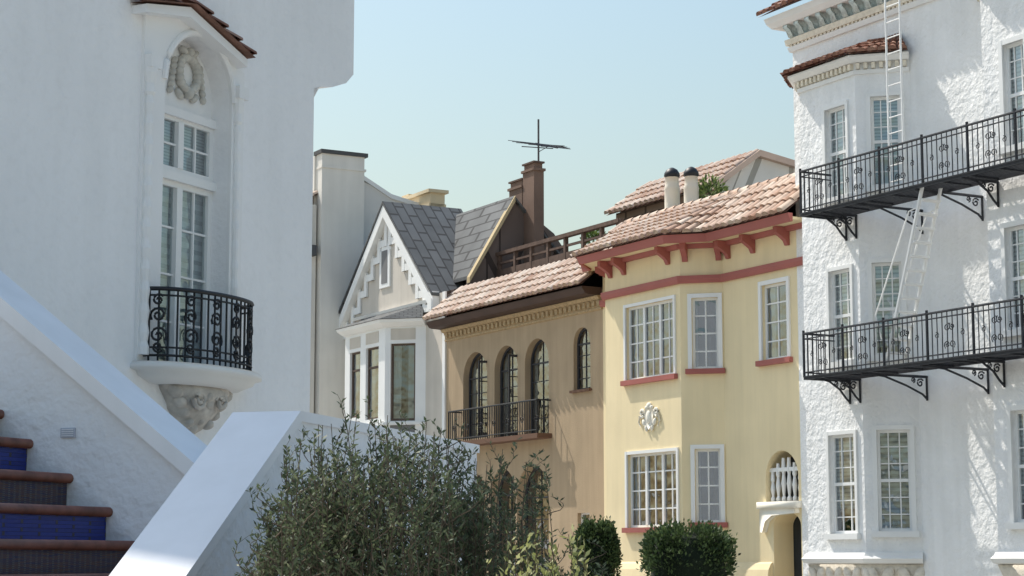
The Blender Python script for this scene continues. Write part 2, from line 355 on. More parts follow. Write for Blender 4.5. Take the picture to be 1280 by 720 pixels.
# penthouse
PW=SW.off(-3.0); PR=SW.off(-4.1)
ze=PW.zz(915,228); sp0=PW.sx(765,266); zri=PR.zz(950,190)
spE=PR.sx(950,190)
b.tilepatch(SW.P(sp0,ze,-2.8),SW.P(spE,ze,-2.8),SW.P(spE,zri,-4.1),SW.P(sp0+.1,zri,-4.1))
b.poly('penthouse_walls',[SW.P(sp0+.2,zr-.2,-3.0),SW.P(spE-.15,zr-.2,-3.0),SW.P(spE-.15,ze+.05,-3.0),SW.P(sp0+.2,ze+.05,-3.0)])
GE=Wall((SW.P(spE-.15,0,-3.0).x,SW.P(spE-.15,0,-3.0).y),(-SW.n.x,-SW.n.y))
b.prism('gable_siding',GE,[(0,zr-.3),(4.5,zr-.3),(4.5,ze+.35),(1.1,zri-.06),(0,ze-.02)],-.1,0)
b.prism('rakes',GE,[(-.25,ze-.12),(-.25,ze+.04),(1.1,zri+.06),(4.8,ze+.42),(4.8,ze+.26),(1.1,zri-.10)],.002,.16)
b.poly('flat_roof',[SW.P(sp0,zri,-4.1),SW.P(spE,zri,-4.1),SW.P(spE,ze+.3,-7.6),SW.P(sp0,ze+.3,-7.6)])
b.poly('penthouse_walls',[SW.P(sp0+.2,zr-.2,-3),SW.P(sp0+.2,ze,-3),SW.P(sp0+.2,zri-.05,-4.1),SW.P(sp0+.2,ze+.3,-7.5),SW.P(sp0+.2,zr-.2,-7.5)])
b.finish()
# ================================================================== TAN HOUSE
TAN=mat('tan_stucco',(.46,.345,.225),var=.08,vs=.9,bump=.5,bs=45,bd=.012,streak=.10)
DBR=mat('dark_brown_paint',(.08,.05,.04),rough=.6,var=.15)
b=B('tan_stucco_house',{'walls':TAN,'gutter':DBR,'frieze':mat('carved_frieze',(.46,.34,.20),var=.2,vs=14,bump=.6,bs=18,bd=.03),'dark_frames':mat('dark_window_paint',(.05,.05,.055),rough=.5),'deck_rail':mat('weathered_redwood',(.13,.085,.065),var=.25,vs=6,rough=.8),'flues':mat('brown_flue',(.21,.14,.105),var=.15,bump=.3),'flat_roof':mat('roof_felt2',(.2,.19,.18)),'sills':mat('brown_sill',(.16,.09,.06))})
tR=sBeg; tL=SW.sx(558,450)
ZE=SW.off(.5).zz(757,352); ZR=SW.off(-.5).zz(750,318)
ar3=[SW.rect(579,609,440,548,1),SW.rect(618,647,432,547,1),SW.rect(656,686,423,545,1)]
ar1=SW.rect(717,738,409,487,1)
lo=[SW.rect(579,607,592,760,1),SW.rect(613,644,586,760,1),SW.rect(646,686,581,760,1)]; sm=SW.rect(722,737,641,690)
b.facade('walls',SW,tL,tR,0,ZE-.02,ar3+[ar1]+lo+[sm],.3)
for h in ar3: b.window(SW,h,nx=2,ny=4,rec=.22,fw=.05,trim=0,cf=.16,fp='dark_frames')
b.window(SW,ar1,nx=2,ny=4,rec=.15,fw=.05,trim=0,sill=.06,sillp='sills',cf=.1,fp='dark_frames')
for h in lo: b.window(SW,h,nx=2,ny=5,rec=.29,fw=.06,trim=0,fp='dark_frames',cover=None)
b.window(SW,sm,nx=1,ny=2,rec=.15,fw=.04,trim=0,sill=.05,sillp='sills',cover=None)
for h,sg in ((ar3[0],1),(ar3[1],1)):
    x=h[1]-.02; zt=h[3]-.35
    b.box('dark_frames',SW,x-.03,x+.01,h[2]+.02,h[2]+.12,-.2,.25); b.box('dark_frames',SW,x-.03,x+.01,zt,zt+.06,-.2,.25)
    b.box('dark_frames',SW,x-.03,x+.01,h[2],zt,.2,.25)
    for k in range(1,4): b.box('dark_frames',SW,x-.02,x,h[2]+(zt-h[2])*k/4-.012,h[2]+(zt-h[2])*k/4+.012,-.2,.2)
# iron balcony
x0,x1=ar3[0][0]-.08,ar3[2][1]+.1; zb=ar3[1][2]-.02; zt=SW.zz(632,508)
b.box('sills',SW,x0-.05,x1+.05,zb-.12,zb,-.02,.42)
for o,x in ((0,x0),(0,x1)):
    for k in range(4): b.tube('iron',[SW.P(x,zb,.08+.1*k),SW.P(x,zt,.08+.1*k)],.011,5)
    b.tube('iron',[SW.P(x,zt,0),SW.P(x,zt,.4)],.02,5)
b.tube('iron',[SW.P(x0,zt,.4),SW.P(x1,zt,.4)],.022,6); b.tube('iron',[SW.P(x0,zb+.08,.4),SW.P(x1,zb+.08,.4)],.016,6)
n=int((x1-x0)/.12)
for i in range(n+1):
    x=x0+(x1-x0)*i/n; b.tube('iron',[SW.P(x,zb,.4),SW.P(x,zt,.4)],.012,5)
    if i%6==3: b.tube('iron',spiral(SW,x,zb+.35,.02,.10,0,1.5,.41,12),.012,4)
# frieze + gutter + roof
b.prof('frieze',SW,tL-.05,tR,[(-.01,ZE-.52),(.05,ZE-.50),(.05,ZE-.46),(.03,ZE-.45),(.06,ZE-.28),(.12,ZE-.26),(.16,ZE-.2),(.16,ZE-.18),(-.01,ZE-.18)])
n=int((tR-tL)/.22)
for i in range(n):
    x=tL+.1+i*.22; b.box('frieze',SW,x,x+.12,ZE-.42,ZE-.30,.03,.10)
b.prof('gutter',SW,tL-.15,tR-.05,[(0,ZE-.178),(.38,ZE-.16),(.46,ZE-.14),(.55,ZE-.02),(.55,ZE+.02),(0,ZE+.02)])
b.tilepatch(SW.P(tL-.12,ZE+.05,.62),SW.P(tR+.05,ZE+.05,.62),SW.P(tR+.05,ZR,-.5),SW.P(tL-.12,ZR,-.5),mu=.72)
b.poly('walls',[SW.P(tL,0,0),SW.P(tL,ZE,0),SW.P(tL,ZR-.05,-.5),SW.P(tL,ZR-.05,-11),SW.P(tL,0,-11)])
b.poly('walls',[SW.P(tL,ZR-.1,-11),SW.P(tR,ZR-.1,-11),SW.P(tR,0,-11),SW.P(tL,0,-11)])
b.poly('flat_roof',[SW.P(tL,ZR-.03,-.5),SW.P(tR,ZR-.03,-.5),SW.P(tR,ZR-.03,-11),SW.P(tL,ZR-.03,-11)])
DW=SW.off(-1.6)
d0,d1=DW.sx(587,335),DW.sx(776,275); zt=DW.zz(680,300)
zb=ZR-.05
b.box('deck_rail',DW,d0,d1,zt-.10,zt,-.08,.08); b.box('deck_rail',DW,d0,d1,zt-.35,zt-.29,-.03,.03); b.box('deck_rail',DW,d0,d1,zt-.68,zt-.50,-.04,.04)
n=9
for i in range(n+1):
    x=d0+(d1-d0)*i/n; b.box('deck_rail',DW,x-.05,x+.05,zb,zt-.002,-.05,.05)
b.box('deck_rail',DW,d0,d0+.9,zb,zt-.6,-.5,.0)
CW=SW.off(-2.6)
for pxa,pxb,yt in ((643,659,230),(660,674,208)):
    a,zc=CW.at(pxa,yt+10); c_,_=CW.at(pxb,yt+10)
    b.box('flues',CW,a,c_,ZR-.1,zc,-.15,.17)
    b.box('flues',CW,a-.04,c_+.04,zc,zc+.07,-.19,.21)
    b.box('flues',CW,a+.03,c_-.03,zc+.071,zc+.22,-.12,.14); b.box('deck_rail',CW,a-.02,c_+.02,zc+.221,zc+.27,-.17,.19)
b.finish()
# antenna
b=B('television_antenna',{'mast':mat('antenna_metal',(.12,.11,.11),rough=.5,metal=.4)})
a0,za=CW.at(661,205); _,zt=CW.at(661,148); a0+=.03
b.tube('mast',[CW.P(a0,za-.3,-.3),CW.P(a0,zt,-.3)],.028,6)
zc=CW.zz(661,182)
pB0=CW.P(a0,zc+.06,-.3)+V((-.08,0,.03)); pB1=pB0+V((.62,-.35,-.20))
b.tube('mast',[pB0,pB1],.026,5)
for i in range(10):
    t=i/9; p=pB0.lerp(pB1,t); l=.85-.45*t; dd=V((.92,.38,-.02+.02*(i%3))).normalized()
    b.tube('mast',[p-dd*l,p+dd*l],.0085,4)
pc=pB0+V((.05,0,-.12)); b.tube('mast',[pc+V((-.45,0,.03)),pc+V((.45,0,-.03))],.014,4)
b.tube('mast',[pB0+V((.08,0,-.25)),pB0.lerp(pB1,.6)],.010,4)
b.finish()
# roof plants
def leaf(b,part,p,d,l,w,c):
    sd=d.cross(V((U(-1,1),U(-1,1),U(-1,1)))); 
    if sd.length<1e-4: return
    sd.normalize(); sd*=w/2
    b.mesh(part,[p,p+d*l*.5+sd,p+d*l,p+d*l*.5-sd],[(0,1,2,3)],c)
def rv():
    while 1:
        v=V((U(-1,1),U(-1,1),U(-1,1)))
        if .05<v.length<1: return v.normalized()
LG=leafmat('roof_plant_leaf',[(.04,.07,.02),(.13,.19,.05),(.25,.32,.1)])
for px,py,r in ((887,242,.38),(742,300,.28)):
    b=B('potted_roof_plant',{'leaves':LG,'pot':TERRAB})
    W=SW.off(-1.5 if px>800 else -2.2); a,z=W.at(px,py); p0=W.P(a,z)
    b.lathe('pot',W.P(a),[(.16,z-.75),(.22,z-.35),(.24,z-.3),(.2,z-.3)],10)
    for i in range(500):
        v=rv()*r*R()**.4; v.z*=1.0; leaf(b,'leaves',p0+v,(v.normalized()+rv()*.6+V((0,0,.4))).normalized(),.13,.05,R())
    b.finish()
# ================================================================== GRAY GABLED HOUSE
b=B('gray_gabled_house',{'walls':mat('warm_gray_stucco',(.62,.57,.50),var=.06,bump=.3,bs=50,streak=.08),'white_trim':mat('white_trim_paint',(.84,.84,.82),rough=.6,var=.04),'slate_roof':mat('gray_slate',(.15,.155,.155),brick=(.19,.12,.010),bcol=(.20,.205,.205),mortar=(.08,.08,.08),var=.12),'gable_shingles':mat('brown_gable_shingle',(.18,.135,.115),brick=(.25,.16,.01),bcol=(.22,.17,.14)),'rake_board':mat('gold_rake',(.55,.43,.25)),'chimney':mat('beige_chimney',(.68,.56,.37),var=.08),'gutter':mat('lead_gray',(.2,.2,.2))})
gA,zA=SW.at(487,262); hw=3.0; zG=SW.zz(543,368)
gR=tL-.02; gL=gA-3.15
pjg=.85; GW=SW.off(pjg); bR=GW.sx(481,480); bL=GW.sx(431,480)
pg,qF,qM,qN=bayfaces(SW,bL,bR,pjg)
zbt=GW.zz(481,405)
Lq=(pg[2]-pg[1]).length; Ll=(pg[3]-pg[2]).length
w1=qM.rect(437,450,440,522); w2=qM.rect(457,473,434,524); w3=qN.rect(488,519,429,526)
b.facade('white_trim',qM,0,Lq,0,zbt,[w1,w2]); b.facade('white_trim',qN,0,Ll,0,zbt,[w3]); b.facade('white_trim',qF,0,Ll,0,zbt,[])
GF=mat('brown_window_frame',(.13,.095,.075)); b.m['brown_frames']=GF
b.window(qM,w1,ny=1,mid=.72,trim=.0,fp='brown_frames',cf=.3); b.window(qM,w2,ny=1,mid=.72,trim=.0,fp='brown_frames',cf=.3); b.window(qN,w3,ny=1,trim=0,mid=.02,fp='brown_frames',cf=.36)
for W,h in ((qM,w1),(qM,w2),(qN,w3)):
    b.box('walls',W,h[0],h[1],h[3]+.10,h[3]+.42,-.005,.012)
    b.box('gutter',W,h[0],h[1],h[2]-.45,h[2]-.12,-.005,.01)
pb=pg
b.sweep('white_trim',pb,[(-.02,zbt-.10),(.08,zbt-.08),(.22,zbt+.02),(.26,zbt+.10),(-.02,zbt+.10)])
b.sweep('white_trim',pb,[(-.02,w3[2]-.11),(.07,w3[2]-.11),(.07,w3[2]-.03),(-.02,w3[2]-.03)])
Mg=mitres(pb); e=[p+m*.28 for p,m in zip(pb,Mg)]; zt2=zbt+.55
for i in range(3):
    A=V((e[i].x,e[i].y,zbt+.11)); Bq=V((e[i+1].x,e[i+1].y,zbt+.11)); 
    a_=SW.r.dot(e[i]-SW.O); b_=SW.r.dot(e[i+1]-SW.O)
    ins=[.35,.1,-.1,-.35]
    b.poly('slate_roof',[A,Bq,SW.P(b_+ins[i+1],zt2,0.01),SW.P(a_+ins[i],zt2,0.01)])
b.sweep('white_trim',[SW.P(bL-1.2),SW.P(bR+1.3)],[(-.01,zt2-.02),(.08,zt2-.02),(.12,zt2+.06),(-.01,zt2+.08)])
vw=SW.rect(478,487,305,357,1)
b.facade('walls',SW,gL,gR,0,zG,[])
b.prism('walls',SW,[(gA-hw,zG),(gA+hw,zG),(gA,zA)],-.2,0)
b.box('white_trim',SW,vw[0]-.10,vw[1]+.10,vw[2]-.06,vw[3]-.2,.0,.05); b.blob('white_trim',SW,(vw[0]+vw[1])/2,vw[3]-.2,0,(vw[1]-vw[0])/2+.10,.3,.05,nu=12)
b.box('gutter',SW,vw[0]+.05,vw[1]-.05,vw[2]+.06,vw[3]-.2,.05,.06)
for sd in (-1,1):
    x=lambda t:gA+sd*hw*1.06*t; zf=lambda t:zA+.12-(zA-zG+.1)*1.06*t
    b.prism('white_trim',SW,[(x(0),zf(0)),(x(1),zf(1)),(x(1)-0,zf(1)-.34),(x(0),zf(0)-.36)],.002,.22)
    n=7
    for i in range(n):
        t0=(i+.5)/n; t1=min((i+1.5)/n,1); z1=zf(t0)-.25; z0=zf(t1)-.52
        xa,xb=sorted((x(t0)-sd*.16,x(t1))); b.box('white_trim',SW,xa,xb,z0,z0+.20,.004+.001*i,.06+.001*i)
        xs=x(t0)-sd*.08; b.box('white_trim',SW,xs-.09,xs+.09,z0,z1,.007+.001*i,.065+.001*i)
xs=gA+hw*1.0
b.box('white_trim',SW,xs-.1,xs+.22,zG-.45,zG+.05,-.0,.2)
b.box('white_trim',SW,gR-.14,gR+.02,0,zG,.0,.05)
zA2=zA+.14
NE=Wall((SW.P(gR,0,0).x,SW.P(gR,0,0).y),(-SW.n.x,-SW.n.y))
apS,apZ=NE.at(640,249); eS,eZ=NE.at(585,349); bS,bZ=NE.at(692,292)
for sd in (-1,1):
    b.prism('slate_roof',SW,[(gA,zA2),(gA+sd*hw*1.08,zG-.08),(gA+sd*hw*1.08,zG+.0),(gA,zA2+.09)],.24,-apS-.3)
b.hexa('slate_roof',[SW.P(gL,eZ,-eS),SW.P(gR+.15,eZ,-eS),SW.P(gR+.15,apZ,-apS),SW.P(gL,apZ,-apS),SW.P(gL,eZ+.08,-eS),SW.P(gR+.15,eZ+.08,-eS),SW.P(gR+.15,apZ+.08,-apS),SW.P(gL,apZ+.08,-apS)])
b.hexa('slate_roof',[SW.P(gL,apZ,-apS),SW.P(gR+.15,apZ,-apS),SW.P(gR+.15,eZ-1,-apS*2.6),SW.P(gL,eZ-1,-apS*2.6),SW.P(gL,apZ+.08,-apS),SW.P(gR+.15,apZ+.08,-apS),SW.P(gR+.15,eZ-.92,-apS*2.6),SW.P(gL,eZ-.92,-apS*2.6)])
b.prism('gable_shingles',NE,[(eS,0),(eS,eZ),(apS,apZ),(bS,bZ),(apS*2.6,eZ-1),(apS*2.6,0)],-.1,.02)
b.prism('rake_board',NE,[(eS-.05,eZ-.12),(eS-.05,eZ+.04),(apS,apZ+.07),(apS,apZ-.10)],.03,.2)
b.prism('gable_shingles',NE,[(0,0),(0,zG),(eS,zG+.2),(eS,0)],-.1,.015)
ch=SW.off(-apS-.6); c0,c1=ch.sx(497,250),ch.sx(538,250)
b.box('chimney',ch,c0,c1,apZ-1,ch.zz(517,248),-.5,0); b.box('chimney',ch,c0-.1,c1+.08,ch.zz(517,248)+.001,ch.zz(517,244),-.6,.1)
b.box('chimney',ch,c0-.05,c1,ch.zz(517,265),ch.zz(517,261),-.55,.05)
b.box('chimney',ch,c0+.3,c0+.8,ch.zz(517,244),ch.zz(517,240),-.5,0)
b.finish()
# ================================================================== BEIGE CLAPBOARD HOUSE (beyond)
b=B('beige_clapboard_house',{'siding':mat('pale_siding',(.76,.74,.70),brick=(12,.22,.03),mortar=(.34,.33,.30),var=.04),'walls':mat('beige_stucco',(.80,.76,.69),var=.05,bump=.2,streak=.05),'caps':mat('dark_cap',(.10,.10,.10)),'roof':mat('gray_roofing',(.2,.2,.2)),'white_trim':WFR})
sB=gL-.35
SD=Wall((SW.P(sB).x,SW.P(sB).y),(-SW.n.x,-SW.n.y))
p=lambda x,y: SD.at(x,y)
q4=p(489,243)
b.prism('siding',SD,[(0,0),(0,p(448,217)[1]),p(450,217),q4,(q4[0]+3,q4[1]-.6),(q4[0]+3,0)],-4.5,0)
tp_=p(450,217)
b.prism('white_trim',SD,[(tp_[0],tp_[1]-.14),tp_,(q4[0],q4[1]),(q4[0]+3,q4[1]-.6),(q4[0]+3,q4[1]-.74),(q4[0],q4[1]-.14)],.002,.05)
s0,s1=p(394,300)[0],p(447,300)[0]; zt=p(420,197)[1]
b.box('walls',SD,max(s0,-.9),s1,0,zt,.001,.45)
b.box('caps',SD,max(s0,-.9)-.05,s1+.1,zt,zt+.12,-.1,.5)
b.box('walls',SD,max(s0,-.9)-.02,s1+.05,zt-.45,zt-.38,.0,.48)
b.box('walls',SD,-.9,s1-.5,0,zt-.02,-1.6,.0)
b.box('siding',SD,-.6,0,0,SD.zz(410,225),-5,-1.6)
zt3=SD.zz(400,248)
b.tilepatch(SD.P(-1.3,zt3-.2,.2),SD.P(-1.3,zt3-.2,-3),SD.P(-.7,zt3+.2,-3),SD.P(-.7,zt3+.2,.2))
b.box('walls',SD,-1.25,-.9,0,zt3-.25,-3,.2)
b.box('caps',SD,-1.35,-1.0,SD.zz(398,323),SD.zz(398,310),.2,.5)
b.box('white_trim',SD,-1.3,-1.1,SD.zz(398,308),SD.zz(398,250),.2,.35)
b.tube('caps',[SD.P(-1.15,0,.26),SD.P(-1.15,SD.zz(398,345),.26)],.05,8)
b.finish()
# ================================================================== WHITE APARTMENT BUILDING
WST=mat('white_trowelled_stucco',(.87,.87,.86),var=.04,vs=1.5,bump=.75,bs=18,bd=.02,streak=.05,vor=7)
TEAL=mat('pale_verdigris_plaster',(.58,.66,.64),var=.25,vs=12,bump=.3)
b=B('white_apartment_building',{'walls':WST,'mouldings':mat('white_plaster_moulding',(.86,.85,.82),var=.05,bump=.2),'dentils':mat('cream_dentil',(.80,.73,.60),var=.12,vs=10),'ornament':TEAL,'tiles':TERRA2,'flat_roof':mat('roof_felt3',(.2,.2,.2)),'carving':mat('sand_carved_plaster',(.74,.68,.58),var=.15,vs=10,bump=.5,bs=22,bd=.02)},smooth=('carving',))
pw=.735; WW=SW.off(pw); wL,wR=WW.sx(1006),WW.sx(1077)
pp,xF,xM,xN=bayfaces(SW,wL,wR,pw); Lf=(pp[2]-pp[1]).length; Lc=(pp[3]-pp[2]).length
w2L=WW.sx(1240); w2R=w2L+3.2
pq,yF,yM,yN=bayfaces(SW,w2L,w2R,pw); Lf2=(pq[2]-pq[1]).length
z_be=xM.zz(1004,98)
z_main=SW.zz(1000,55)
zbay0=xM.zz(1040,697)
hs=[xM.rect(1033,1059,134,247),xM.rect(1038,1065,337,452),xM.rect(1038,1070,543,667)]
hc=[xN.rect(1089,1126,120,232),xN.rect(1091,1128,328,444),xN.rect(1097,1139,537,664)]
hd=[yM.rect(1256,1283,52,182),yM.rect(1259,1287,282,412),yM.rect(1267,1297,512,653)]
def dup(h,dx): return (h[0]+dx,h[1]+dx,h[2],h[3],0)
hd2=[dup(h,1.35) for h in hd]
b.facade('walls',xM,0,Lf,zbay0,z_be,hs); b.facade('walls',xN,0,Lc,zbay0,z_be,hc); b.facade('walls',xF,0,Lc,zbay0,z_be,[])
b.facade('walls',yM,0,Lf2,zbay0,z_be+.75,hd+hd2); b.facade('walls',yF,0,Lc,zbay0,z_be+.75,[]); b.facade('walls',yN,0,Lc,zbay0,z_be+.75,[])
b.poly('walls',[SW.P(-.0,0),SW.P(14,0),SW.P(14,z_main+.5),SW.P(0,z_main+.5)])
b.poly('walls',[SW.P(0,0,0),SW.P(0,z_main+.5,0),SW.P(0,z_main+.5,-12),SW.P(0,0,-12)])
b.poly('walls',[SW.P(14,0,0),SW.P(14,z_main+.5,0),SW.P(14,z_main+.5,-12),SW.P(14,0,-12)])
b.poly('walls',[SW.P(0,0,-12),SW.P(14,0,-12),SW.P(14,z_main+.5,-12),SW.P(0,z_main+.5,-12)])
b.poly('flat_roof',[SW.P(0,z_main+.7,.1),SW.P(14,z_main+.7,.1),SW.P(14,z_main+.7,-12),SW.P(0,z_main+.7,-12)])
for i,h in enumerate(hs): b.window(xM,h,nx=3,ny=6,mid=.5,trim=.07,cover='blind',cf=.05+.1*i)
for i,h in enumerate(hc): b.window(xN,h,nx=3,ny=6,mid=.5,trim=.08,cover='blind',cf=(.3,.1,.0)[i])
for i,h in enumerate(hd+hd2): b.window(yM,h,nx=3,ny=6,mid=.5,trim=.09,cover='blind',cf=.2)
for P_ in (pp,pq):
    b.sweep('mouldings',P_,[(-.02,zbay0-.12),(.10,zbay0-.10),(.14,zbay0-.02),(.08,zbay0+.03),(.05,zbay0+.09),(-.02,zbay0+.10)])
    b.sweep('carving',P_,[(-.3,zbay0-.62),(-.25,zbay0-.62),(-.1,zbay0-.4),(0.02,zbay0-.125),(-.3,zbay0-.125)])
for i in range(7):
    a=.1+Lf*i/6.5; b.blob('carving',xM,a,zbay0-.3,-.02,.11,.15,.08,rot=.5*(-1)**i)
for i in range(4):
    a=.1+Lc*i/3.6; b.blob('carving',xN,a,zbay0-.3,-.02,.11,.15,.08,rot=.5*(-1)**i)
b.poly('mouldings',[V((p.x,p.y,zbay0-.01)) for p in pp]); b.poly('mouldings',[V((p.x,p.y,zbay0-.01)) for p in pq])
def bayroof(P_,ze,up):
    b.sweep('mouldings',P_,[(-.02,ze-.28),(.04,ze-.28),(.05,ze-.2),(-.02,ze-.2)])
    b.sweep('mouldings',P_,[(-.02,ze-.06),(.12,ze-.06),(.22,ze+.02),(.22,ze+.06),(-.02,ze+.06)])
    for A_,B_ in zip(P_,P_[1:]):
        W_=WP(A_,B_); L_=(B_-A_).length; n=int(L_/.13)
        for i in range(n): b.box('dentils',W_,.03+i*L_/n,.03+i*L_/n+.07,ze-.18,ze-.07,.0,.09)
    Mm=mitres(P_); e=[p+m*.28 for p,m in zip(P_,Mm)]; ins=[.45,.15,-.15,-.45]
    for i in range(3):
        A=V((e[i].x,e[i].y,ze+.07)); Bq=V((e[i+1].x,e[i+1].y,ze+.07)); a_=SW.r.dot(e[i]-SW.O); b_=SW.r.dot(e[i+1]-SW.O)
        b.tilepatch(A,Bq,SW.P(b_+ins[i+1],ze+up,.01),SW.P(a_+ins[i],ze+up,.01),cw=.2,rh=.3)
bayroof(pp,z_be,.50); bayroof(pq,z_be+.75,.5)
zc=z_main
cp=[SW.P(0,0,-6),SW.P(0),SW.P(14)]
b.sweep('mouldings',cp,[(-.02,zc-.12),(.05,zc-.12),(.08,zc-.02),(-.02,zc-.02)])
b.sweep('dentils',cp,[(-.02,zc+.02),(.10,zc+.02),(.12,zc+.14),(-.02,zc+.14)])
b.sweep('mouldings',cp,[(-.02,zc+.40),(.30,zc+.40),(.38,zc+.50),(.42,zc+.62),(-.02,zc+.62)])
for i in range(40):
    x=.05+i*.36; b.prof('ornament',SW,x,x+.15,[(.0,zc+.145),(.14,zc+.16),(.20,zc+.28),(.28,zc+.34),(.28,zc+.395),(0,zc+.395)])
    b.blob('ornament',SW,x+.25,zc+.27,.04,.06,.07,.04)
for i in range(110): b.box('dentils',SW,.02+i*.125,.09+i*.125,zc-.018,zc+.018,.0,.085)
b.tilepatch(SW.P(-.48,zc+.66,.53),SW.P(14,zc+.66,.53),SW.P(14,zc+1.0,.0),SW.P(-.1,zc+1.0,.0),cw=.22,rh=.35)
b.finish()
# ================================================================== FIRE ESCAPE
FE=mat('fire_escape_black_iron',(.03,.032,.038),rough=.55,var=.3,vs=8)
b=B('fire_escape',{'platforms':FE,'railings':FE,'brackets':FE,'ladders':mat('white_painted_ladder',(.84,.84,.82),rough=.5)})
oo=1.55; FO=SW.off(oo)
fs0=FO.sx(1001,250); fs1=fs0+11.5
zp=[FO.zz(1001,268),FO.zz(1003,472)]
for L_,zq in enumerate(zp):
    top=zq+.83
    ends=[SW.P(fs0,0,pw+.08),SW.P(fs0,0,oo),SW.P(fs1,0,oo)]
    for za_,r_ in ((top,.022),(top-.10,.013),(zq+.09,.014)):
        b.tube('railings',[V((p.x,p.y,za_)) for p in ends[1:]],r_,5); b.tube('railings',[V((p.x,p.y,za_)) for p in ends[:2]],r_,5)
    b.box('platforms',SW,fs0,fs1,zq-.05,zq+.02,oo-.03,oo+.02); b.box('platforms',SW,fs0,fs1,zq-.05,zq+.02,pw+.06,pw+.1)
    b.box('platforms',SW,fs0-.02,fs0+.03,zq-.048,zq+.018,pw+.1,oo-.03)
    for i in range(9):
        o=pw+.13+i*.085; b.box('platforms',SW,fs0+.03,fs1,zq-.01,zq+.01,o,o+.04)
    for i in range(16): 
        x=fs0+.4+i*.7; b.box('platforms',SW,x,x+.05,zq-.04,zq-.012,pw+.1,oo-.03)
    n=int((fs1-fs0)/.13)
    for i in range(n+1):
        x=fs0+i*.13; thick=.026 if i%9==0 else .010
        b.tube('railings',[SW.P(x,zq,oo),SW.P(x,top+(.06 if i%9==0 else 0),oo)],thick,5)
        if i%9 in (4,5) :
            sg=1 if i%9==4 else -1
            for zc2,a0 in ((zq+.24,1.57),(zq+.55,-1.57)):
                b.tube('railings',spiral(FO,x,zc2,.015,.075,a0,1.4*sg,0.012,12),.010,4)
        elif i%9 in (2,7): b.tube('railings',spiral(FO,x,zq+.42,.015,.06,0,1.3,0.012,10),.009,4)
    for k_ in range(1,6): b.tube('railings',[SW.P(fs0,zq,pw+.08+k_*.13),SW.P(fs0,top,pw+.08+k_*.13)],.010,5)
    for x,o_in in ((fs0+.35,pw),(wR-.05,pw),(wR+pw+.25,0),(w2L-.9,0),(w2L+.3,pw),(w2L+2.2,pw)):
        ln=oo-.1-o_in; dp=.42
        pts=[SW.P(x,zq-.05,oo-.1),SW.P(x,zq-.09,oo-.1-ln*.3),SW.P(x,zq-.09-dp*.35,oo-.1-ln*.65),SW.P(x,zq-.05-dp*.8,o_in+.12),SW.P(x,zq-.05-dp,o_in+.02)]
        b.tube('brackets',pts,.022,6); b.tube('brackets',[SW.P(x,zq-.05,o_in+.015),SW.P(x,zq-.08-dp,o_in+.015)],.022,6)
        b.tube('brackets',[SW.P(x,zq-.06,o_in),SW.P(x,zq-.06,oo)],.026,6)
        BW=Wall((SW.P(x).x,SW.P(x).y),(SW.n.x,SW.n.y))
        b.tube('brackets',spiral(BW,o_in+.17,zq-.18,.015,.085,0,1.4,0,14),.016,5)
        b.tube('brackets',spiral(BW,o_in+.34,zq-.13,.01,.055,2,1.4,0,12),.013,5)
# slanted ladder
LW=SW.off(1.15)
t1,t2=LW.at(1171,232),LW.at(1122,398)
t1=(t1[0],zp[0]+.0); t2=(t2[0],zp[1]+.02)
for o in (.30,-.12):
    b.tube('ladders',[LW.P(t1[0],t1[1]+.1,o),LW.P(t2[0],t2[1],o)],.036,6)
    q=[LW.P(t1[0]-.1,t1[1]-.35,o+.0),LW.P(t1[0]-.42,t1[1]-.4,o+.0),LW.P(t2[0]-.25,t2[1]+.95,o),LW.P(t2[0]-.1,t2[1]+.5,o)]
    b.tube('ladders',q,.015,5)
for i in range(1,13):
    t=i/13; x=t1[0]+(t2[0]-t1[0])*t; z=t1[1]+(t2[1]-t1[1])*t
    b.box('ladders',LW,x-.06,x+.06,z-.018,z+.018,-.12,.30)
# roof ladder
VL=SW.off(1.15); q0,q1=VL.sx(1109,100),VL.sx(1127,100); ztl=z_main+2.2
for q in (q0,q1): b.tube('ladders',[VL.P(q,zp[0]+.05),VL.P(q,ztl)],.020,6)
z=zp[0]+.3
while z<ztl: b.tube('ladders',[VL.P(q0,z),VL.P(q1,z)],.013,5); z+=.3
b.finish()
# ================================================================== LEFT WHITE HOUSE
LA=math.radians(63)
LH=Wall((-2.7,15),(math.cos(LA),math.sin(LA)))
LST=mat('left_house_stucco',(.87,.87,.87),var=.03,vs=.9,bump=.7,bs=22,bd=.013,streak=.03,spot=.03)  # plain white stucco, slight random variation
b=B('white_stucco_house',{'walls':LST,'mouldings':mat('niche_plaster',(.84,.84,.83),var=.04,bump=.3,bs=25),'ornament':mat('carved_wreath_plaster',(.55,.53,.48),var=.15,vs=14,bump=.5,bs=30,bd=.01),'corbel':mat('weathered_corbel_plaster',(.54,.50,.45),var=.25,vs=10,bump=.6,bs=22,bd=.02),'tiles':TERRA2,'iron_work':IRON,'slab':mat('balcony_slab_plaster',(.80,.79,.76),var=.06,bump=.2)},smooth=('slab','corbel'))
hN=(LH.sx(199,250),LH.sx(284,250),LH.zz(241,462),LH.zz(241,44),1)
sl,sr=LH.sx(-260,300),LH.sx(390,300)
ztop=LH.zz(390,-60)+4.0  # extra unseen height added so the house shadow covers the parapet
b.facade('walls',LH,sl,sr,0,ztop,[hN],.24)
zq=[LH.zz(391,y) for y in (110,105,99,87,72)]
sq=[LH.sx(x,90) for x in (392,400,416,433,442)]
pl=[(sr,zq[0]-.08)]+list(zip(sq,zq))+[(sq[-1],ztop),(sr,ztop)]
b.prism('walls',LH,pl,-2.0,-.001)
b.poly('walls',[LH.P(sr,0),LH.P(sr,ztop),LH.P(sr,ztop,-9),LH.P(sr,0,-9)])
